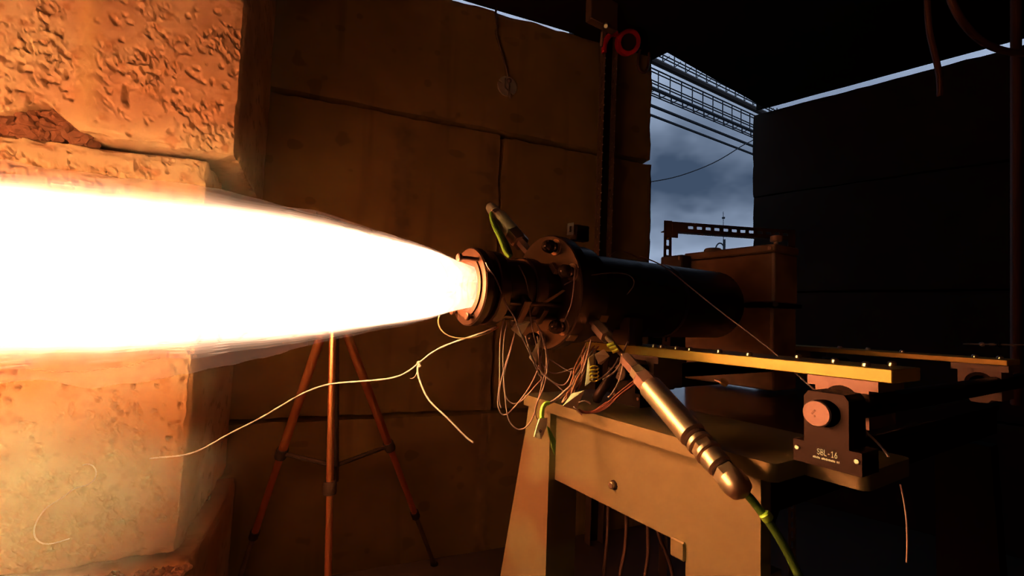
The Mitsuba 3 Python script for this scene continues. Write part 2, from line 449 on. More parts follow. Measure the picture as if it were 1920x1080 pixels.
# smoke round the flame and in front of the lower left block
lo, hi = np.array([-0.36, 0.43, 0.22]), np.array([0.07, 0.835, 0.84])
gn = (66, 64, 92)
gx, gy, gz = [np.linspace(a, b, n) for a, b, n in zip(lo, hi, gn)]
GZ, GY, GX = np.meshgrid(gz, gy, gx, indexing='ij')
P = np.stack([GX, GY, GZ], -1)
rad = np.sqrt((GY - YA) ** 2 + (GZ - axis_z(GX)) ** 2) - radius(GX)
t1 = meshkit.fbm(P * 22 + 3, 4, 5)
t2 = meshkit.fbm(P * 9 + 8, 4, 9)
s_ = np.clip((0.19 - GX) / 0.25, 0.02, 1.4)
dens = 0.16 * np.clip(1 - np.maximum(rad, 0) / (0.050 * s_ + 0.004), 0, 1) ** 1.5 * np.clip(2.2 * t1 - 0.45, 0, 2)
cl = at(95, 905, 0.56)
dd = np.linalg.norm((P - cl) / np.array([0.17, 0.14, 0.115]), axis=-1)
dens += 13.0 * np.clip(1.25 - dd + 1.1 * (t2 - 0.5), 0, 1) ** 1.3
c2 = at(400, 330, 0.46)
dd = np.linalg.norm((P - c2) / np.array([0.10, 0.12, 0.05]), axis=-1)
dens += 0.9 * np.clip(1.2 - dd + 1.2 * (t2 - 0.5), 0, 1)
c3 = at(60, 330, 0.50)
dd = np.linalg.norm((P - c3) / np.array([0.14, 0.14, 0.05]), axis=-1)
dens += 0.22 * np.clip(1.2 - dd + 1.0 * (t2 - 0.5), 0, 1)
c4 = at(170, 690, 0.48)
dd = np.linalg.norm((P - c4) / np.array([0.16, 0.14, 0.045]), axis=-1)
dens += 0.8 * np.clip(1.2 - dd + 1.0 * (t2 - 0.5), 0, 1)
edge_ = np.minimum.reduce([np.minimum(P[..., i] - lo[i], hi[i] - P[..., i]) for i in range(3)])
dens *= np.clip(edge_ / 0.05, 0, 1)
dens = np.minimum(dens, 9.0).astype(np.float32)[..., None]
scene["smoke_medium"] = {'type': 'heterogeneous', 'albedo': rgb((0.93, 0.90, 0.86)), 'phase': {'type': 'isotropic'},
                         'sigma_t': {'type': 'gridvolume', 'grid': mi.VolumeGrid(dens), 'to_world': T().translate(lo.tolist()).scale((hi - lo).tolist())}}
obj('exhaust_smoke', box(lo[0], hi[0], lo[1], hi[1], lo[2], hi[2], 0.0005), 'gas', smooth=False, label='pale smoke glowing around the flame and before the lower left block', cat='smoke', kind='stuff',
    interior={'type': 'ref', 'id': 'smoke_medium'})

# ------------------------------------------------------------------ the motor
AX = np.array([1.0, 0, 0])
def ax(x, r=0.0, deg=0.0):     # point at radius r, angle from +Y towards +Z
    return np.array([x, YA + r * math.cos(math.radians(deg)), ZA + r * math.sin(math.radians(deg))])
def ring(x0, x1, r0, r1, b=0.0012, sections=72):
    return lathe([(r0, 0), (r1 - b, 0), (r1, b), (r1, x1 - x0 - b), (r1 - b, x1 - x0), (r0, x1 - x0), (r0, 0)], ax(x0), AX, sections)
mo = thing('rocket_motor', 'black horizontal rocket motor with bolted steel flanges on the test stand', 'rocket motor')
obj('nozzle', lathe([(0.0235, 0), (0.0290, 0), (0.0290, .02), (0.012, .02), (0.010, .016), (0.0235, 0)], ax(0.2015), AX, 56), 'dark_steel', mo)
nf = obj('nozzle_flange', ring(0.203, 0.212, 0.0235, 0.0375), 'heat_steel', mo, smooth=40)
obj('retaining_ring', ring(0.2195, 0.2315, 0.029, 0.0365), 'heat_steel', mo, smooth=40)
obj('chamber_tube', ring(0.211, 0.296, 0.020, 0.0305), 'dark_steel', mo, smooth=40)
obj('chamber_clamp', ring(0.262, 0.276, 0.030, 0.0335), 'heat_steel', mo, smooth=40)
obj('injector_flange', ring(0.294, 0.308, 0.022, 0.0605), 'heat_steel', mo, smooth=40)
obj('injector_body', ring(0.308, 0.338, 0.022, 0.0530), 'heat_steel', mo, smooth=40)
obj('motor_tube', lathe([(0, 0), (0.0455, 0), (0.0458, .0015), (0.0458, .247), (0.043, .2525), (0.036, .2545), (0, .2545)], ax(0.338), AX, 80), 'motor_black', mo, smooth=40)
obj('band', ring(0.468, 0.474, 0.0456, 0.0464, 0.0003), 'dark_steel', mo)
for a in (112, 158, 226, 275, 320, 40):
    b = obj('flange_bolt', lathe([(0, 0), (.0028, .0005), (.0052, .0022), (.0066, .005), (.0070, .008), (.0066, .011), (.0045, .0135), (.0045, .0175)], ax(0.277, 0.0495, a), AX, 24), 'black_bolt', mo, smooth=60)
    obj('washer', lathe([(.005, 0), (.0085, 0), (.0085, .0016), (.005, .0016)], ax(0.2925, 0.0495, a), AX, 24), 'bright_steel', b)
for a, ln in ((128, 0.026), (246, 0.012), (20, .012), (310, .012)):
    obj('nozzle_bolt', cat_(cyl(ax(0.212 - ln, 0.031, a), ax(0.215, 0.031, a), 0.0020, 12), cyl(ax(0.212 - ln - .004, 0.031, a), ax(0.212 - ln, 0.031, a), 0.0038, 16)), 'dark_steel', mo)
for a in (205, 232, 20, 60):
    obj('tie_rod', cyl(ax(0.231, 0.0335, a), ax(0.2945, 0.0335, a), 0.0024, 14), 'heat_steel', mo)
# clamp bracket and small hardware on the chamber
obj('bracket', put(box(-.013, .013, -.004, .004, -.006, .006, .001), ax(0.248, 0.0335, 215), frame(ax(0, 1, 215) - ax(0))), 'heat_steel', mo, label='shiny clamp bracket on the chamber')
obj('bracket', put(box(-.010, .010, -.003, .003, -.004, .004, .001), ax(0.272, 0.0365, 222), frame(ax(0, 1, 222) - ax(0))), 'heat_steel', mo)
obj('bracket', put(box(-.006, .006, -.003, .003, -.003, .003, .0006), ax(0.287, 0.0345, 138), frame(ax(0, 1, 138) - ax(0))), 'bright_steel', mo)
# masking tape strip stuck over the chamber, and patches on the flange rim
def surf(x, r, a):
    return ax(x, r, a)
strip = []
for i in range(7):
    t = i / 6
    c, w = surf(0.262 + 0.030 * t, 0.0318 + 0.004 * t, 212 - 34 * t), 0.0030 * (1 - .35 * t)
    tdir = np.array([1.0, 0.25, 0.55]); tdir /= np.linalg.norm(tdir)
    strip.append((c - np.array([w * .8, 0, -w * .2]), c + np.array([w * .8, 0, -w * .2])))
tv = np.array([p for pr in strip for p in pr]); tf = []
for i in range(6):
    tf += [[2 * i, 2 * i + 1, 2 * i + 3], [2 * i, 2 * i + 3, 2 * i + 2]]
tm = trimesh.Trimesh(tv, tf, process=False)
tm = trimesh.Trimesh(np.vstack([tv, tv + [-.0003, -.0005, -.0003]]), np.vstack([tf, np.array(tf)[:, ::-1] + len(tv)]), process=False)
obj('tape_strip', tm, 'tape', mo, label='cream tape strip slanting over the chamber')
for a, x in ((229, 0.3005), (209, .3360), (238, 0.2885)):
    r = 0.061 if x < .302 else 0.0535
    if x < .29: r = 0.044
    c0, c1 = ax(x - .005, r, a - 4), ax(x - .005, r, a + 4)
    obj('tape_patch', patch([c0, c1, c1 + [.010, 0, 0], c0 + [.010, 0, 0]]), 'tape', mo)
obj('tube_label', patch([at(1233, 540, .575), at(1251, 540, .575), at(1252, 572, .575), at(1234, 573, .575)]), 'paper_dim', mo, label='small pale label taped to the black tube')
obj('saddle', cat_(box(0.372, 0.394, 0.352, 0.446, 0.6146, 0.632, .001), box(0.372, 0.394, 0.352, 0.366, 0.63, 0.645, .001)), 'dark_steel', mo)
obj('junction_box', put(box(-.010, .010, -.006, .006, -.009, .009, .0012), at(1087, 438, .545), np.eye(3)), 'black_matt', label='small black box with a white framed label on top of the flange', cat='box')
kb = 'junction_box'
q0 = at(1070, 430, .537)
lw = lambda dx, dz: q0 + np.array([0.0, -dx, dz])
obj('label_frame', patch([at(1064, 419, .534), at(1076, 417, .534), at(1075, 440, .534), at(1063, 441, .534)], .0008), 'white_print', kb)
obj('label_mark', patch([at(1068, 424, .5325), at(1072, 424, .5325), at(1071, 435, .5325), at(1067, 435, .5325)], .0006), 'black_matt', kb)

# thrust box behind the motor
tb = thing('thrust_box', 'rusty sheet-metal box with lid behind the black motor tube', 'metal box')
bx0, by0, by1 = 0.63, 0.337, 0.478
obj('upper_case', box(bx0, 0.688, by0, by1, 0.6725, 0.7395, 0.0015), 'rusty_sheet', tb)
obj('lower_case', box(bx0, 0.688, by0 + .002, by1, 0.555, 0.666, 0.0015), 'rusty_sheet', tb)
lid = obj('lid', box(bx0 - .0025, 0.689, by0 - .002, by1 + .002, 0.7408, 0.7515, 0.0018), 'rusty_sheet', tb)
obj('lid_screw', cyl(ax(0, 0) * 0 + [bx0 - .005, by0 + .005, .7455], [bx0 - .001, by0 + .005, .7455], .003, 16), 'bright_steel', lid)
obj('knob', lathe([(0, 0), (.0030, 0), (.0030, .003), (.0068, .0035), (.0074, .005), (.0070, .0105), (.005, .0115), (0, .0115)], [bx0 + .004, by0 + .001, .7515], VZ, 28), 'white_paint', tb, label='round cream knob on the lid corner')
obj('corner_trim', box(bx0 - .003, bx0 + .001, by0 - .001, by0 + .0035, 0.6735, 0.7395, .0008), 'white_paint', tb, label='bright corner strip')
obj('corner_trim', box(bx0 - .003, bx0 + .001, by0 + .001, by0 + .0055, 0.600, 0.665, .0008), 'white_paint', tb)
obj('divider', box(bx0 - .006, 0.688, by0 - .006, by1, 0.6665, 0.672, .0006), 'black_matt', tb)
obj('divider_stud', cyl([bx0 - .009, by0 - .004, .6695], [bx0 - .004, by0 - .004, .6695], .0028, 14), 'bright_steel', tb)
obj('filler_cap', lathe([(0, 0), (.0125, 0), (.013, .002), (.013, .007), (.011, .009), (0, .009)], [0.662, 0.452, .7515], VZ, 32), 'rusty_sheet', tb, label='round cap on the lid')
obj('thrust_rod', cyl(ax(0.590), ax(0.6295), 0.0035), 'black_matt', mo)
ob = thing('control_box', 'small black box beside the rusty metal box, against the sky', 'box')
cb = at(1276, 494, .74)
obj('case', box(cb[0] - .012, cb[0] + .012, cb[1] - .012, cb[1] + .03, cb[2] - .085, cb[2] + .012, .002), 'outdoor_steel', ob)
obj('indicator', put(box(-.0006, .0006, -.001, .001, -.003, .003, .0002), at(1273, 484, .7265), np.eye(3)), 'white_print', ob)

# ------------------------------------------------------------------ carriage, shafts, supports
PX = 0.3817
ca = thing('sliding_carriage', 'yellow-plated crossbar carriage on linear bearings under the motor', 'carriage')
obj('front_plate', box(PX, PX + .05, 0.1274, 0.43, 0.6052, 0.6146, .0006), 'chromate_plate', ca, label='near yellow crossbar plate')
obj('rear_plate', box(0.690, 0.740, 0.1335, 0.43, 0.6085, 0.6146, .0005), 'chromate_plate', ca, label='far yellow crossbar plate')
YS = 0.1515
def bearing(x, y, zt, name='bearing_block'):
    w, zc = 0.0225, 0.588
    pts = [(-w, zt), (w, zt), (w, zt - .007), (w - .0055, zt - .007), (w - .0055, 0.5715), (.009, .5715), (.0065, .568), (-.0065, .568), (-.009, .5715), (-w + .0055, .5715), (-w + .0055, zt - .007), (-w, zt - .007)]
    pol = sg.Polygon(pts).difference(sg.Point(0, zc).buffer(.0118, 24))
    R_ = np.column_stack([[0, -1, 0], [0, 0, 1.0], [-1, 0, 0]])
    b = obj(name, extrude(pol, .045, [x + .045, y, 0], R_), 'aluminium', ca, smooth=30, label='pale aluminium linear bearing block')
    obj('bearing_sleeve', lathe([(.0082, 0), (.0117, 0), (.0117, .044), (.0082, .044), (.0082, 0)], [x + .0005, y, zc], AX, 40), 'black_matt', b)
bearing(PX + .002, 0.1585, 0.6051)
bearing(PX + .002, 0.345, 0.6051)
bearing(0.692, 0.1555, 0.6084)
bearing(0.692, 0.345, 0.6084)
for x, y in ((.392, .146), (.402, .170), (.425, .142), (.419, .205), (.392, .232), (.395, .262), (.388, .288), (.39, .305), (.388, .322), (.392, .335)):
    obj('plate_bolt', lathe([(0, 0), (.0028, 0), (.0028, .0022), (.0018, .0032), (0, .0034)], [x, y, .6146], VZ, 14), 'bright_steel', ca)
for x, y in ((.70, .29), (.71, .262), (.705, .225), (.70, .16), (.706, .142)):
    obj('plate_bolt', lathe([(0, 0), (.0028, 0), (.0028, .0022), (.0018, .0032), (0, .0034)], [x, y, .6146], VZ, 14), 'bright_steel', ca)
def shaft(y, x0, label):
    s = thing('guide_shaft', label, 'shaft', None)
    obj('rod', cyl([x0 + .0006, y, .588], [0.85, y, .588], .0081, 40, .0008), 'black_anodised', s)
    obj('end_face', lathe([(0, 0), (.0074, 0), (.0080, .0006), (.0080, .004), (0, .004)], [x0, y, .588], AX, 40), 'aluminium', s, label='pale round end face')
    obj('centre_mark', cat_(put(box(-.0003, .0003, -.0005, .0005, -.0016, .0016, .0001), [x0, y + .0015, .5888], np.array(trimesh.transformations.rotation_matrix(.7, [1, 0, 0]))[:3, :3]),
                            box(x0 - .0002, x0 + .0003, y + .0003, y + .0012, .5858, .5868, .0001)), 'dark_steel', s)
shaft(0.1435, 0.3146, 'near steel guide shaft whose bright round end sticks out of the black support')
shaft(0.345, 0.352, 'far dark guide shaft hidden behind the wires under the motor')
ZB = 0.555
def support(y, x0, x1, label, text=True):
    s = thing('shaft_support', label, 'shaft support')
    pts = [(-.019, ZB), (.019, ZB), (.019, ZB + .0135), (.0125, ZB + .0135), (.0125, .597), (.010, .6005), (-.010, .6005), (-.0125, .597), (-.0125, ZB + .0135), (-.019, ZB + .0135)]
    R_ = np.column_stack([[0, -1, 0], [0, 0, 1.0], [-1, 0, 0]])
    pol = sg.Polygon(pts).difference(sg.Point(0, .588).buffer(.0083, 20))
    obj('body', extrude(pol, x1 - x0, [x1, y, 0], R_), 'black_anodised', s, smooth=30)
    for sy in (-1, 1):
        obj('screw', cyl([x0 - .001, y + sy * .0165, ZB + .0085], [x0 + .002, y + sy * .0165, ZB + .0085], .0016, 12), 'bright_steel', s)
    if text:
        tx = meshkit.text_mesh('SBL-16', 0.0036, 0.0002, False)
        tx.apply_scale([.62, 1, 1])
        w = tx.bounds[1][0] - tx.bounds[0][0]
        R2 = np.column_stack([[0, -1, 0], [0, 0, 1.0], [-1, 0, 0]])
        obj('lettering', put(tx, [x0 - .0001, y + w / 2 - .0006, ZB + .0072], R2), 'white_print', s, smooth=False, label='white lettering SBL-16')
        ms, xx = [], 0.0
        for grp in (5, 9, 2):                       # a second line of print too small to read
            for g in range(grp):
                ms.append(box(xx, xx + .00062, 0, .0011 + .0002 * ((g * 7) % 2), 0, .0002, .00003)); xx += .00085
            xx += .0007
        obj('small_print', put(cat_(*ms), [x0 - .0001, y + xx / 2 - .0006, ZB + .0046], R2), 'white_print', s, smooth=False)
    return s
support(0.1415, 0.322, 0.345, 'black shaft support block with white SBL-16 lettering on the base plate')
support(0.345, 0.362, 0.380, 'black shaft support block half hidden behind the wire bundle', False)

# base plate and stand
bp = sg.Polygon([(.298, .160), (.298, .44), (.405, .44), (.405, .125), (.335, .125), (.335, .160)])
bp = bp.buffer(-.006).buffer(.006, 12)
obj('base_plate', extrude(bp, .0115, [0, 0, ZB - .0115], np.eye(3)), 'painted_steel', label='painted steel base plate with a rounded notch carrying the shaft supports', cat='plate')
obj('bed_rail', box(.406, .86, .175, .432, .5432, .5505, .0008), 'gloss_dark', label='glossy dark rail bed lying under the carriage', cat='rail bed')
st = thing('test_stand', 'grey-green welded steel stand carrying the motor test bed', 'stand')
XS = 0.31
R3 = np.column_stack([[0, -1, 0], [0, 0, 1.0], [-1, 0, 0]])    # polygon plane: (-y, z), extruded towards -X
def front(poly, x_back, t, name, label=None, m='painted_steel'):
    pol = sg.Polygon([(-y, z) for y, z in poly])
    return obj(name, extrude(pol, t, [x_back, 0, 0], R3), m, st, smooth=False, label=label)
front([(.432, .5425), (.392, .5425), (.392, .0), (.585, .0), (.478, .340), (.438, .51)], XS + .03, .038, 'leg', 'splayed left leg, wider towards the floor')
front([(.392, .5425), (.175, .5425), (.175, .474), (.392, .474)], XS + .012, .012, 'crossbeam', 'crossbeam along the top of the stand')
front([(.232, .474), (.1775, .474), (.160, .0), (.232, .0)], XS + .03, .030, 'leg')
obj('top_rail', box(XS, .85, .40, .432, .515, .5430, .001), 'painted_steel', st)
obj('top_rail', box(XS + .0125, .85, .175, .21, .515, .5430, .001), 'black_matt', st)
front([(.585, .0), (.552, .0), (.395, .50), (.432, .50)], .86, .03, 'leg', None, 'black_matt')
front([(.232, .50), (.1775, .50), (.160, .0), (.232, .0)], .86, .03, 'leg', None, 'black_matt')
b0 = on(1150, 909, 0, XS)
bk = obj('bolt', cyl(b0 + [-.004, 0, 0], b0 + [.002, 0, 0], .0030, 16), 'bright_steel', st)
obj('bolt_hole', cyl(b0 + [-.0012, -.0008, .0002], b0 + [.002, -.0008, .0002], .0042, 20), 'black_matt', bk)
obj('gusset', box(XS - .002, XS + .012, .232, .245, .462, .476, .001), 'painted_steel', st)

# ------------------------------------------------------------------ pressure transducers
def transducer(name, label, p, d, s, cable_pts, cable_mat, cr):
    t = thing(name, label, 'pressure sensor')
    d = np.asarray(d, float) / np.linalg.norm(d)
    P_ = lambda a: np.asarray(p) + d * a
    for (a0, a1, r, kind, nm, mat) in s:
        if kind == 'hex':
            obj(nm, hexprism(P_(a0), d, r, a1 - a0), mat, t, smooth=False)
        elif kind == 'ball':
            obj(nm, lathe([(0, 0), (r, 0), (r, (a1 - a0) * .45), (r * .85, (a1 - a0) * .8), (r * .5, (a1 - a0) * .97), (0, a1 - a0)], P_(a0), d, 32), mat, t, smooth=50)
        else:
            obj(nm, cyl(P_(a0), P_(a1), r, 32), mat, t, smooth=40)
    obj('cable', tube(cable_pts, cr, 10), cable_mat, t, smooth=True, label='green cable')
    return t
pa, pe = on(1110, 600, 0, 0.322), on(1390, 920, 0, 0.275)
dL = pe - pa; LL = np.linalg.norm(dL)
def fr(px):   # fraction along the lower sensor at which pixel column px is crossed
    lo_, hi_ = 0.0, 1.2
    for _ in range(50):
        m_ = (lo_ + hi_) / 2
        c_ = ROT.T @ (pa + dL * m_ - EYE)
        if 960 + F * c_[0] / c_[2] < px: lo_ = m_
        else: hi_ = m_
    return lo_ * LL
segs = [(fr(1100), fr(1120), .0046, 'hex', 'port_nut', 'pink_steel'), (fr(1119), fr(1138), .0070, 'hex', 'hex_nut', 'pink_steel'), (fr(1138), fr(1172), .0026, 'cyl', 'stem', 'sensor_steel'),
        (fr(1172), fr(1194), .0062, 'hex', 'hex_nut', 'pink_steel'), (fr(1193), fr(1205), .0070, 'hex', 'adapter', 'sensor_steel'), (fr(1203), fr(1221), .0086, 'hex', 'hex_nut', 'pink_steel'),
        (fr(1218), fr(1302), .0096, 'cyl', 'body', 'sensor_steel'), (fr(1302), fr(1309), .0086, 'cyl', 'groove', 'black_matt'), (fr(1308), fr(1316), .0092, 'cyl', 'collar', 'sensor_steel'),
        (fr(1316), fr(1324), .0084, 'hex', 'collar', 'sensor_steel'), (fr(1324), fr(1331), .0092, 'cyl', 'collar', 'sensor_steel'), (fr(1330), fr(1353), .0082, 'cyl', 'neck', 'sensor_steel'),
        (fr(1353), fr(1357), .0074, 'cyl', 'groove', 'black_matt'), (fr(1357), fr(1371), .0084, 'hex', 'hex_nut', 'sensor_steel'), (fr(1370), fr(1396), .0086, 'ball', 'end_cap', 'sensor_steel')]
ce = pe
transducer('pressure_sensor', 'large shiny steel pressure sensor hanging down right from the flange', pa, dL, segs,
           [pe, at(1410, 938, .293), at(1432, 966, .290), at(1462, 1010, .286), at(1500, 1085, .28), at(1530, 1160, .27)], 'cable_green', .0026)
obj('cable_clip', cyl(at(1432, 962, .2885), at(1442, 975, .2875), .0036, 14), 'cable_yellow_green', 'pressure_sensor')
ua, ue = on(1003, 486, 0, 0.322), on(917, 385, 0, 0.322)
dU = ue - ua; LU = np.linalg.norm(dU)
g = lambda px: LU * (lambda t: t)(np.interp(px, [917, 1003], [1.0, 0.0]))
segs = [(g(1030), g(997), .0030, 'cyl', 'stem', 'dark_steel'), (g(999), g(993), .0034, 'cyl', 'stem', 'bright_steel'), (g(994), g(978), .0062, 'hex', 'hex_nut', 'pink_steel'),
        (g(980), g(965), .0118, 'hex', 'hex_nut', 'heat_steel'), (g(968), g(938), .0108, 'cyl', 'body', 'dull_metal'), (g(939), g(931), .0088, 'hex', 'collar', 'bright_steel'), (g(931), g(914), .0082, 'ball', 'end_cap', 'dull_metal')]
du = at(955, 479, .50) - at(923, 415, .54)
transducer('pressure_sensor', 'small steel pressure sensor pointing up left behind the flange', ua, dU, segs,
           [at(921, 400, .645), at(922, 412, .62), at(928, 428, .60), at(940, 454, .57), at(949, 475, .55), at(957, 481, .545)], 'cable_yellow_green', .0028)
obj('cable_shade', tube([at(924, 412, .626), at(934, 430, .61), at(948, 456, .58), at(956, 478, .555)], .0034, 10), 'cable_green', 'pressure_sensor_001', smooth=True, label='dark green sleeve of the cable')

# ------------------------------------------------------------------ wires
def wire(px, d0, d1, r, mat, label, name='wire', cat='wire', group=None):
    return obj(name, tube(wire_pts(px, d0, d1), r, 7), mat, smooth=True, label=label, cat=cat, group=group)
w = thing('sensor_rope', 'long pale twisted lead running from the motor down left to the rough block', 'wire')
main = [(930, 612), (880, 632), (820, 655), (785, 681), (750, 704), (700, 713), (660, 716), (620, 720), (580, 732), (540, 753), (480, 788), (430, 813), (380, 841), (345, 853), (310, 857), (281, 860)]
pts = wire_pts(main, .475, .63)
pth = smooth_path(pts)
obj('lead', tube(pth, .00105 + .00018 * np.sin(np.arange(len(pth)) * 1.9), 7, curve=False), 'wire_rope', w, smooth=True)
obj('loose_tail', tube(wire_pts([(785, 684), (783, 697), (790, 722), (806, 752), (838, 783), (865, 811), (888, 830)], .507, .50), .00115, 7), 'wire_rope', w, smooth=True)
kc = at(785, 683, .507)
obj('knot', cat_(*[trimesh.creation.icosphere(2, .0019).apply_translation(kc + np.array(o)) for o in ((0, 0, 0), (.001, 0, -.0018), (-.0006, 0, .0016))]), 'wire_rope', w, smooth=True)
obj('frayed_end', cat_(tube(wire_pts([(783, 690), (776, 708), (768, 709)], .507), .0004, 5), tube(wire_pts([(787, 680), (785, 677), (782, 679)], .506), .0005, 5)), 'wire_rope', w, smooth=True)

wire([(824, 592), (822, 606), (829, 621), (848, 632), (878, 634), (905, 628), (935, 613)], .447, .47, .0007, 'wire_copper', 'thin reddish wire looping under the nozzle flange')
wire([(911, 492), (918, 505), (930, 524), (940, 548), (950, 572), (963, 592), (969, 606), (978, 630), (990, 655), (1003, 685), (1013, 706)], .417, .45, .00075, 'wire_pink', 'pink wire crossing the chamber from the nozzle ring downwards')
wire([(972, 497), (984, 520), (990, 545), (993, 580), (998, 615), (1005, 645), (1012, 676), (1015, 715), (1012, 740)], .445, .455, .0006, 'wire_pink', 'thin pink wire falling across the middle of the chamber')
G = 'hanging loops of thermocouple wire'
GL = 'thin copper-pink wire in the loops hanging below the chamber'
loops = [
    ([(946, 598), (939, 630), (937, 680), (936, 725), (934, 762), (944, 778), (960, 768), (983, 740), (1000, 712), (1012, 680), (1016, 650), (1010, 622)], .455),
    ([(952, 604), (944, 650), (945, 715), (950, 770), (957, 793), (972, 805), (987, 800), (1000, 780), (1010, 745), (1018, 715), (1024, 680), (1018, 640)], .452),
    ([(966, 615), (958, 655), (948, 690), (944, 722), (951, 748), (964, 757), (982, 748), (1005, 722), (1024, 700), (1028, 672), (1017, 634), (1003, 600)], .458),
    ([(968, 610), (955, 660), (943, 700), (936, 740), (940, 765)], .462),
    ([(1001, 600), (1018, 634), (1026, 680), (1021, 720), (1010, 748), (1003, 772), (1010, 790), (1018, 797)], .449),
    ([(1007, 630), (1010, 668), (1016, 700), (1030, 712), (1048, 726), (1060, 738)], .45),
    ([(1010, 655), (1022, 690), (1040, 700), (1062, 695), (1078, 690)], .455),
    ([(1028, 672), (1045, 683), (1063, 694), (1074, 700), (1085, 715)], .452),
    ([(985, 630), (995, 662), (1010, 690), (1035, 715), (1055, 722), (1066, 712), (1072, 695)], .448),
]
loop_labels = ['leftmost hanging wire loop, its bend at the height of the stand corner', 'hanging wire loop that reaches lowest, below the stand corner', 'wide hanging wire loop with the highest bend, left of the cream terminal',
               'open-ended wire falling along the left side of the hanging loops', 'wire hanging straight down towards the cream terminal', 'wire running from the hanging loops across to the earth wire',
               'thin wire leaving the loops rightwards past the brownish tag', 'thin wire from the brownish tag to the wire bundle', 'wire crossing diagonally behind the hanging loops to the bundle']
for (p_, d_), l_ in zip(loops, loop_labels):
    wire(p_, d_, d_ - .004, .00065, 'wire_pink', l_, group=G)
wire([(1058, 534), (1072, 527), (1085, 522), (1100, 518), (1130, 513), (1160, 512), (1182, 518), (1189, 529), (1183, 543), (1170, 558)], .445, .50, .0006, 'wire_pink', 'fine wire arching over the flange onto the black tube')
wire([(1078, 505), (1076, 530), (1073, 560), (1066, 584), (1057, 603)], .447, .447, .0006, 'wire_pink', 'wire curving down beside the flange face')
wire([(1200, 480), (1218, 487), (1240, 497), (1262, 512), (1300, 543), (1350, 583), (1400, 621), (1450, 660), (1482, 690), (1520, 725), (1560, 757), (1600, 790), (1638, 823), (1665, 855)], .56, .27, .0007, 'wire_grey', 'long thin grey wire slanting down right across the black tube')
wire([(1688, 908), (1694, 935), (1699, 970), (1701, 1010), (1700, 1055)], .27, .26, .0005, 'wire_grey', 'thin grey wire hanging in the dark at lower right')
wire([(1144, 480), (1153, 473), (1165, 471), (1182, 476), (1202, 487), (1218, 494)], .56, .57, .0006, 'wire_pink', 'thin wire bowing over the top of the black tube')
wire([(1222, 505), (1236, 520), (1246, 540), (1250, 556), (1246, 574), (1235, 592), (1220, 612), (1195, 632)], .575, .53, .0006, 'wire_dark', 'dark wire running past the pale label on the tube')
wire([(1240, 508), (1256, 522), (1262, 545), (1256, 566), (1247, 575), (1254, 600), (1252, 613), (1238, 630)], .574, .555, .0006, 'wire_dark', 'dark wire looping right of the pale label')
# the bundle under the flange
GB = 'copper strands of the wire bundle'
LB = 'thin copper strand of the wire bundle below the flange'
for i in range(14):
    a = np.array([1112 + rng.uniform(-14, 14), 645 + rng.uniform(-8, 10)])
    b = np.array([1085 + rng.uniform(-10, 10), 705 + rng.uniform(-10, 10)])
    c = np.array([1060 + rng.uniform(-10, 12), 748 + rng.uniform(-6, 8)])
    m1 = (a + b) / 2 + rng.uniform(-6, 6, 2)
    m2 = (b + c) / 2 + rng.uniform(-5, 5, 2)
    wire([tuple(a), tuple(m1), tuple(b), tuple(m2), tuple(c)], .45 + rng.uniform(-.01, .01), .43 + rng.uniform(-.01, .01), .0007, 'wire_copper' if i % 3 else 'wire_pink', LB, group=GB)
for i in range(5):
    o = rng.uniform(-4, 4, 2)
    wire([(1195 + o[0], 712 + o[1]), (1175 + o[0], 728 + o[1]), (1155 + o[1], 745 + o[0]), (1135 + o[1], 760 + o[1]), (1112 + o[0], 772 + o[1] * .5), (1085, 770 + o[0])], .40, .415, .0007, 'wire_red', 'thin dark red wire of the small sheaf behind the steel sensor', group='dark red wires')
ends = iter(('pale wire running down left from the yellow clip, longest of the bundle', 'pale wire dropping behind the black bent hose', 'pale wire beside the coiled yellow tie', 'short pale wire end pointing right from the lowest tape tag', 'short pale wire end pointing down from the lowest tape tag'))
for p_, d_ in (([(1178, 640), (1168, 665), (1158, 690), (1142, 705), (1130, 712)], .42), ([(1168, 672), (1165, 700), (1157, 722), (1146, 740), (1140, 745)], .41), ([(1160, 670), (1148, 690), (1135, 703), (1122, 712)], .425), ([(1085, 755), (1098, 752), (1107, 757)], .415), ([(1076, 762), (1085, 772), (1091, 778)], .413)):
    wire(p_, d_, d_, .0008, 'wire_rope', next(ends), group='pale wire ends')
# paper tags and clips on the wires
GT = 'tape tags on the wires'
def tagm(pts, d, mat, label, name='paper_tag', cat='tag', group=None):
    return obj(name, patch([at(x, y, d + (.004 if i % 2 else 0)) for i, (x, y) in enumerate(pts)], .0004), mat, smooth=False, label=label, cat=cat, group=group)
tagm([(958, 617), (970, 601), (994, 603), (976, 632)], .448, 'paper', 'cream diamond-shaped tape tag under the chamber')
tagm([(992, 671), (1003, 655), (1013, 635), (1013, 660), (1004, 684)], .449, 'paper_dim', 'brownish tape tag folded round the hanging loops')
tagm([(1115, 664), (1132, 655), (1143, 668), (1128, 684), (1122, 682)], .418, 'paper_dim', 'grey tape tag at the top of the wire bundle')
tagm([(1103, 672), (1113, 664), (1112, 712), (1097, 724)], .42, 'paper', 'upright cream strip of tape in the wire bundle')
tagm([(1055, 762), (1072, 738), (1096, 732), (1080, 768)], .416, 'paper', 'pinkish tape tag at the lower end of the wire bundle')
obj('wire_clip', cat_(*[cyl(at(1138 + 5 * i, 648 + 6 * i, .415), at(1152 + 4 * i, 643 + 6 * i, .413), .0016, 10) for i in range(3)]), 'yellow_clip', label='yellow clip on the wire bundle', cat='clip')
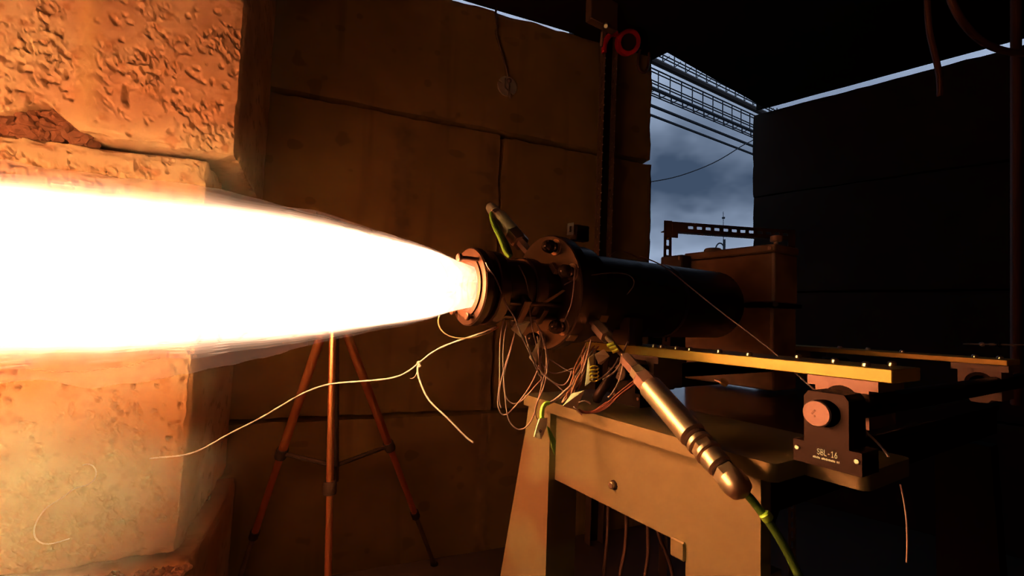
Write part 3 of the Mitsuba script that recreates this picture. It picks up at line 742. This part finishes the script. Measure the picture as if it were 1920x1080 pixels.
obj('wire_clip', cat_(*[tube([at(1114 + 8 * math.cos(a), 690 + 7 * i + 4 * math.sin(a), .412 + .003 * math.sin(a)) for a in np.linspace(0, 5.6, 9)], .0007, 6) for i in range(4)]), 'yellow_clip', label='coiled yellow wire tie beside the cream tape strip', cat='clip')
gw = thing('earth_wire', 'green and yellow earth wire with a cream terminal at the stand corner', 'cable')
obj('wire', tube(wire_pts([(1072, 722), (1058, 735), (1040, 750), (1026, 757)], .425, .42), .0013, 8), 'wire_pink', gw, smooth=True)
obj('sleeve', tube(wire_pts([(1030, 756), (1020, 760), (1016, 772), (1016, 785)], .42, .415), .0021, 10), 'cable_yellow_green', gw, smooth=True)
obj('terminal', patch([at(1011, 785, .414), at(1026, 783, .416), at(1024, 800, .414), at(1014, 824, .412), at(1001, 819, .412), at(1006, 800, .412)], .0014), 'paper', gw, smooth=False, label='cream terminal with a hole')
obj('terminal_hole', cyl(at(1013, 808, .409), at(1013, 808, .413), .0014, 16), 'black_matt', gw)
obj('tail', patch([at(1025, 798, .418), at(1030, 803, .418), at(1042, 827, .416), at(1039, 853, .416), at(1034, 838, .417)], .0008), 'cable_green', gw, smooth=False, label='dark green ribbon end')

# string stuck to the lower left block
obj('string', tube([onplane(x, y, PL + N * -.004, N) for x, y in ((155, 872), (172, 872), (180, 884), (176, 900), (160, 910), (140, 916), (118, 932), (90, 950), (72, 972), (64, 1000), (78, 1018), (102, 1018), (130, 1010))], .0009, 6), 'wire_rope', smooth=True, label='curled pale string on the lower left block', cat='string')
# loose stones
def pebbles(centres, sizes, seed):
    r = np.random.default_rng(seed); ms = []
    for c, s in zip(centres, sizes):
        m = trimesh.creation.icosphere(1, 1.0)
        m.vertices *= (1 + 0.3 * r.uniform(-1, 1, (len(m.vertices), 1))) * s * r.uniform(.7, 1.2, 3)
        ms.append(m.apply_translation(c))
    return cat_(*ms)
def wl(u, v, w):
    return PL + U * u + VZ * v + N * w
cs = [wl(u, .268 + rng.uniform(0, .004), rng.uniform(-.045, -.008)) for u in rng.uniform(-.11, .024, 130)]
obj('gravel', pebbles(cs, rng.uniform(.002, .0055, 130), 3), 'rubble', smooth=False, label='loose gravel on the ledge under the lower left block', cat='gravel', kind='stuff')
cs = []
while len(cs) < 60:
    u, v = rng.uniform(-.25, -.145), rng.uniform(.866, .918)
    if v < .868 + .95 * (0.048 - abs(u + .192) * (.95 if u > -.192 else .75)):
        cs.append(wl(u, v, rng.uniform(.012, .035)))
obj('rubble', pebbles(cs, rng.uniform(.006, .013, 60), 4), 'rubble', smooth=False, label='dark rubble filling the broken corner of the upper left block', cat='rubble', kind='stuff')
obj('leaning_rod', tube([at(414, 828, .96), at(400, 890, .93), at(385, 960, .89), at(367, 1036, .85)], .0035, 8), 'wire_dark', smooth=True, label='thin dark rod leaning in the corner beside the left block', cat='rod')

# ------------------------------------------------------------------ tripod
tp = thing('tripod', 'orange metal tripod with black braces standing before the back wall', 'tripod')
apex = at(625, 560, .86)
foot_c = np.array([*on(612, 1300, 2, 0.0)[:2], 0.0])
foot_c = apex + (at(615, 1080, .80) - apex) * ((0 - apex[2]) / (at(615, 1080, .80)[2] - apex[2]))
foot_l = on(468, 1020, 2, 0.0); foot_r = on(806, 1040, 2, 0.0)
def inside_room(p):
    s = (p - PB) @ N
    return p - N * max(0, s + 0.03)
foot_l, foot_r = inside_room(foot_l), inside_room(foot_r)
hubs = []
for i, ft in enumerate((foot_c, foot_l, foot_r)):
    a = apex + (ft - apex) * .03
    j = apex + (ft - apex) * ((0.50, .47, .47)[i])
    lg = obj('leg', cat_(cyl(a, j, (.0062, .0085, .0085)[i], 20), cyl(j, apex + (ft - apex) * .76, .0060 if i == 0 else .0068, 20)), 'tripod_orange', tp, smooth=40)
    obj('lower_tube', cyl(apex + (ft - apex) * .75, apex + (ft - apex) * .985, .0050, 18), 'tripod_orange' if i == 0 else 'wire_dark', lg)
    u_ = (ft - apex) / np.linalg.norm(ft - apex)
    obj('leg_lock', lathe([(0, 0), (.0105, 0), (.0115, .004), (.0115, .018), (.0105, .022), (0, .022)], j - u_ * .011, u_, 20), 'tripod_black', lg)
    obj('leg_lock', lathe([(0, 0), (.0095, 0), (.0095, .018), (0, .018)], apex + (ft - apex) * .755 - u_ * .009, u_, 20), 'tripod_black', lg)
    obj('foot', lathe([(0, 0), (.008, 0), (.0095, .012), (0, .012)], ft - u_ * .012, u_, 16), 'tripod_black', lg)
    hubs.append(j)
hub = np.mean(hubs, 0) + [0, 0, -.01]
for j in hubs:
    obj('brace', tube([j, (j + hub) / 2, hub], .0045, 8), 'tripod_black', tp)
obj('centre_column', cyl(hub - [0, 0, .03], apex + [0, 0, .03], .009, 20), 'tripod_black', tp)
obj('head', lathe([(0, 0), (.022, 0), (.025, .008), (.020, .03), (0, .034)], apex - [0, 0, .012], VZ, 24), 'tripod_black', tp)

# ------------------------------------------------------------------ things on the back wall
def wb(px, py, w=0.0):
    p = onplane(px, py, PB, N)
    return p + N * w
ap = thing('anchor_plate', 'round pale plate with a dark hook bolted to the back wall', 'wall plate')
c0 = wb(950, 163)
s0 = 0.0295
pol = sg.Point(0, 0).buffer(s0, 24).difference(sg.Polygon([(-.034, .010), (-.016, .004), (-.016, .010), (-.034, .017)])).difference(sg.Polygon([(.006, -.012), (.015, -.034), (.034, -.034), (.034, -.021), (.018, -.018)]))
RB = np.column_stack([U, VZ, -N])
RB = np.column_stack([U, VZ, np.cross(U, VZ)])
obj('disc', extrude(pol, .006, c0, RB), 'white_paint', ap, smooth=False)
obj('slot', extrude(sg.Polygon([(-.009, .022), (-.0055, .023), (-.0055, -.003), (.004, -.013), (.001, -.015), (-.0095, -.006)]), .0075, c0, RB), 'wire_dark', ap, smooth=False)
obj('hook', cat_(put(trimesh.creation.icosphere(2, .0072), c0 + RB @ [.003, .014, .011], np.eye(3)), tube([c0 + RB @ np.array(p_) for p_ in ([.003, .012, .011], [.0035, -.004, .012], [.004, -.026, .012], [.010, -.036, .010])], .0024, 8)), 'wire_dark', ap, smooth=True)
obj('hanging_cord', tube([wb(x, y, -.006) for x, y in ((933, -12), (932, 10), (928, 30), (931, 55), (929, 62), (936, 90), (944, 115), (951, 146))], .0030, 8), 'wire_dark', smooth=True, label='dark cord hanging from the roof to the round wall plate', cat='cord')
# slotted steel column by the wall's end
sc = thing('slotted_column', 'dark perforated steel column standing before the back wall', 'column')
pt, pb_ = wb(1126, 88, -.06), wb(1112, 460, -.06)
base = np.array([pb_[0], pb_[1], 0.0]); base[:2] += (pb_ - pt)[:2] * (pb_[2] / (pt[2] - pb_[2])) * .3
H_ = pt[2]
d_ = (pt - base); H_ = np.linalg.norm(d_); d_ /= H_
RC = np.column_stack([U, np.cross(d_, U), d_])
w2 = 0.026
obj('web', put(box(-w2 * .55, w2 * .9, -.002, .002, 0, H_ + .02, .0006), base + N * .018, RC), 'black_matt', sc)
for sx, nm in ((-1, 'flange'), (1, 'flange')):
    hole = [sg.box(z - .004, -.004, z + .004, .004) for z in np.arange(.62, H_ - .05, .0245)]
    pol = sg.box(0, -.014, H_ + .02, .014).difference(shapely.union_all(hole))
    Rf = np.column_stack([d_, np.cross(U * 1.0, d_) , U])
    x_ = -w2 * 1.0 if sx < 0 else w2 * .62
    obj(nm, extrude(pol, .0022, base + U * x_ + N * .004, np.column_stack([d_, np.cross(U, d_), U])), 'rack_steel', sc, smooth=False)
for i, z in enumerate(np.arange(.80, H_ - .07, .0245)):
    obj('rivet', lathe([(0, 0), (.0020, 0), (.0016, .0016), (0, .0020)], base + d_ * z + U * (-w2 + .001) - N * .010, -N, 8), 'bright_steel', sc)
    if i % 2:
        obj('rivet', lathe([(0, 0), (.0018, 0), (.0014, .0016), (0, .0020)], base + d_ * z + U * (w2 * .62) - N * .010, -N, 8), 'bright_steel', sc)
rr = thing('red_strap_roll', 'red roll of strap hung at the top of the slotted column', 'strap')
rc = wb(1141, 111, -.10)
axr = np.array([-.45, -.78, -.42]); axr /= np.linalg.norm(axr)
obj('roll', lathe([(.024, 0), (.034, 0), (.0365, .003), (.0365, .030), (.034, .033), (.024, .033), (.024, 0)], rc - axr * .012, axr, 40), 'red_strap', rr, smooth=40)
obj('core', lathe([(0, .004), (.0235, .004), (.0235, .026), (0, .026)], rc - axr * .012, axr, 32), 'black_matt', rr)
obj('strap_end', tube([wb(1122, 96, -.10), wb(1110, 98, -.10), wb(1103, 110, -.095), wb(1103, 126, -.09)], .008, 8), 'red_strap', rr, smooth=True)
obj('lifting_loop', tube([wb(x, y, -.012) for x, y in ((1197, 92), (1193, 110), (1193, 130), (1199, 138), (1207, 137), (1211, 126), (1213, 106), (1214, 92))], .0045, 8), 'tube_brown', smooth=True, label='steel lifting loop at the top end of the back wall', cat='lifting loop')
rb = thing('roof_bracket', 'dim roof bracket with a bolt above the slotted column', 'bracket')
q = at(1128, 48, 1.30)
obj('plate', box(q[0] - .05, q[0] + .05, q[1] - .012, q[1] + .012, q[2] - .004, ROOF, .002), 'rack_steel', rb)
obj('bolt', cyl(at(1136, 49, 1.275), at(1136, 46, 1.30), .006, 14), 'bright_steel', rb)
obj('hanger', cyl(at(1130, 60, 1.29), at(1127, 88, 1.30), .005, 12), 'rack_steel', rb)

# ------------------------------------------------------------------ slotted angle rack in the opening
sr = thing('slotted_angle_rack', 'slotted steel angle frame standing in the opening behind the motor', 'rack')
ra, rbm = at(1252, 424, 1.22), at(1490, 441, 1.27)
ru = rbm - ra; RL = np.linalg.norm(ru); ru /= RL
rn = np.cross(ru, VZ); rn /= np.linalg.norm(rn)          # towards the camera
rz = np.cross(rn, ru)
hl = [sg.box(z - .0062, -.0024, z + .0062, .0024).buffer(.0015) for z in np.arange(.063, RL - .02, .0248)]
pol = sg.box(-.008, -.0125, RL, .0125).difference(shapely.union_all(hl))
obj('beam', extrude(pol, .002, ra, np.column_stack([ru, rz, rn])), 'rack_steel', sr, smooth=False)
obj('beam_lip', put(box(-.008, RL, -.001, .001, 0, .022, .0004), ra + rz * -.0125 - rn * .022, np.column_stack([ru, rz, rn])), 'rack_steel', sr, smooth=False)
for j, (sx) in enumerate((0.0, RL - .01)):
    b_ = ra + ru * sx
    hh = b_[2] + .014
    hl = [sg.box(z - .0062, -.0024, z + .0062, .0024).buffer(.0015) for z in np.arange(hh - .058, .06, -.0248)]
    pol = sg.box(0, -.0105, hh, .0105).difference(shapely.union_all(hl))
    Rp = np.column_stack([VZ, np.cross(rn, VZ), rn])
    obj('post', extrude(pol, .002, [b_[0], b_[1], 0], Rp), 'rack_steel', sr, smooth=False)
obj('gusset_plate', extrude(sg.Polygon([(.010, -.030), (.026, -.030), (.026, -.012), (.036, -.012), (.036, .010), (.010, .010)]), .003, ra + rn * .003, np.column_stack([ru, rz, rn])), 'rack_steel', sr, smooth=False)
obj('bolt', cyl(ra + rz * -.033 + rn * .002, ra + rz * -.033 + rn * .007, .0024, 12), 'brass', sr)

# ------------------------------------------------------------------ dark fittings at the right
GH = 'hoses hanging at the right'
obj('hose', tube([at(1738, -25, 1.0), at(1740, 30, 1.0), at(1745, 70, 1.01), at(1757, 120, 1.03), at(1762, 180, 1.05)], .006, 10), 'tube_brown', smooth=True, label='brown hose hanging nearly straight from the roof at the right', cat='hose')
obj('hose', tube([at(1776, -25, .95), at(1790, 15, .95), at(1812, 50, .97), at(1842, 78, 1.0), at(1882, 95, 1.03), at(1950, 102, 1.06)], .007, 10), 'tube_brown', smooth=True, label='brown hose sagging from the roof into the far right corner', cat='hose')
obj('conduit', cyl(at(1905, -40, 1.1), at(1905, 760, 1.1), .010, 16), 'tube_brown', label='upright brown conduit at the right edge', cat='pipe')
pr = thing('fitting_rod', 'shiny thin rod with round fittings at the right edge above the carriage', 'rod')
f0, f1 = at(1806, 645, .66), at(1935, 647, .60)
fd = (f1 - f0)
obj('rod', cyl(f0, f1, .0010, 12), 'bright_steel', pr)
obj('fitting', trimesh.creation.icosphere(3, .0030).apply_translation(f0 + fd * .29), 'white_paint', pr, smooth=True)
obj('fitting', cyl(f0 + fd * .40, f0 + fd * .48, .0020, 14), 'bright_steel', pr)
obj('holder', cyl(f0 + fd * .53, f0 + fd * .57, .0045, 14), 'black_matt', pr)
# dark gear under the carriage
gz_ = thing('clamp_screw', 'small brass screw lying in the dark under the carriage', 'screw')
obj('head', hexprism(at(1352, 714, .36), at(1366, 722, .36) - at(1352, 714, .36), .0028, .005), 'brass', gz_, smooth=False)
obj('shank', cyl(at(1340, 712, .365), at(1354, 717, .36), .0012, 10), 'dark_steel', gz_)
obj('gauge_pipe', tube([at(1150, 690, .43), at(1146, 702, .43), at(1138, 718, .43), at(1126, 735, .43), at(1120, 748, .435)], .0045, 10), 'black_anodised', smooth=True, label='black hose bent behind the wire bundle', cat='hose')
for i, (a_, b_) in enumerate((((1140, 930), (1132, 1080)), ((1175, 985), (1160, 1090)), ((1215, 1000), (1208, 1090)), ((1236, 1005), (1262, 1085)))):
    obj('dangling_cable', tube([at(a_[0], a_[1] - 60, .52), at(*a_, .52), at((a_[0] + b_[0]) / 2 + 3, (a_[1] + b_[1]) / 2, .52), at(*b_, .52), at(b_[0] + 4, b_[1] + 120, .52)], .0022, 7), 'wire_dark', smooth=True,
        label=('thick dark cable hanging under the stand beside its left leg', 'dark red cable, second under the stand', 'straight dark cable under the middle of the stand', 'slanting dark cable nearest the right leg of the stand')[i], cat='cable', group='cables hanging under the stand')

# ------------------------------------------------------------------ outside
obj('ground', cat_(box(-60, 90, 1.8, 160, -.3, -.1, .01)), 'ground', kind='structure')
wbk = thing('walkway_bridge', 'distant steel pipe bridge with railings seen through the opening', 'bridge')
D0 = 25.0
o0 = at(1318, 172, D0)
def zl(y): return at(1318, y, D0)[2]
def bar(y, r, s0=-9, s1=11, name='rail', off=0.0, mat='outdoor_steel'):
    obj(name, cyl([o0[0] + s0, o0[1] + off, zl(y)], [o0[0] + s1, o0[1] + off, zl(y)], r, 8, 0.005), mat, wbk)
for y, r in ((172, .035), (178, .03), (193, .03), (198, .03)):
    bar(y, r)
bar(207, .085, name='deck_beam'); bar(216, .03, name='chord'); bar(220, .03, name='chord')
bar(158, .16, name='large_pipe', mat='outdoor_pipe')
bar(139, .03); bar(145, .03)
for i in range(-9, 12):
    x = o0[0] + i * .88
    obj('rail_post', cyl([x, o0[1], zl(207)], [x, o0[1], zl(172)], .028, 6, .004), 'outdoor_steel', wbk)
    obj('upper_post', cyl([x + .3, o0[1], zl(158)], [x + .3, o0[1], zl(132)], .028, 6, .004), 'outdoor_steel', wbk)
    obj('hanger_post', cyl([x + .1, o0[1], zl(221)], [x + .1, o0[1], zl(207)], .035, 6, .004), 'outdoor_steel', wbk)
    obj('brace', cyl([x + .1, o0[1], zl(220)], [x + .62, o0[1], zl(209)], .025, 6, .004), 'outdoor_steel', wbk)
    obj('upper_brace', cyl([x + .3, o0[1], zl(152)], [x + .8, o0[1], zl(136)], .022, 6, .004), 'outdoor_steel', wbk)
for xx in (-9, 11):
    obj('pier', cyl([o0[0] + xx, o0[1], -.1], [o0[0] + xx, o0[1], zl(132)], .16, 10, .01), 'outdoor_steel', wbk)
for y, r in ((238, .07), (255, .06)):
    bar(y, r, name='overhead_pipe')
obj('sagging_cable', tube([PB + U * .95 + N * .42 + [0, 0, 1.30], at(1120, 333, 6), at(1180, 343, 12), at(1225, 340, 14), at(1262, 333, 14.2), at(1300, 321, 14.4), at(1350, 299, 14.7), at(1392, 273, 15), at(1406, 266, 15.2), at(1470, 230, 17), np.array([o0[0] + 11, o0[1], zl(232)])], .016, 8), 'outdoor_steel', smooth=True, label='dark cable sagging across the sky in the opening', cat='cable')
mast = thing('mast', 'small distant dark mast above the rusty box', 'mast')
mb = at(1357, 560, 60)
obj('pole', cyl([mb[0], mb[1], -.1], at(1358, 449, 60), .16, 8), 'outdoor_steel', mast)
obj('arm', tube([at(1357, 462, 60), at(1349, 456, 60), at(1343, 462, 60), at(1342, 480, 60)], .09, 6), 'outdoor_steel', mast)
antenna = thing('antenna', 'tiny far antenna above the slotted beam', 'antenna')
ab = at(1358, 600, 90)
obj('rod', cyl([ab[0], ab[1], -.1], at(1356, 397, 90), .05, 6), 'outdoor_steel', antenna)
obj('drum', lathe([(0, 0), (.28, 0), (.28, .3), (0, .3)], at(1356.5, 410, 90), VZ, 12), 'outdoor_steel', antenna)
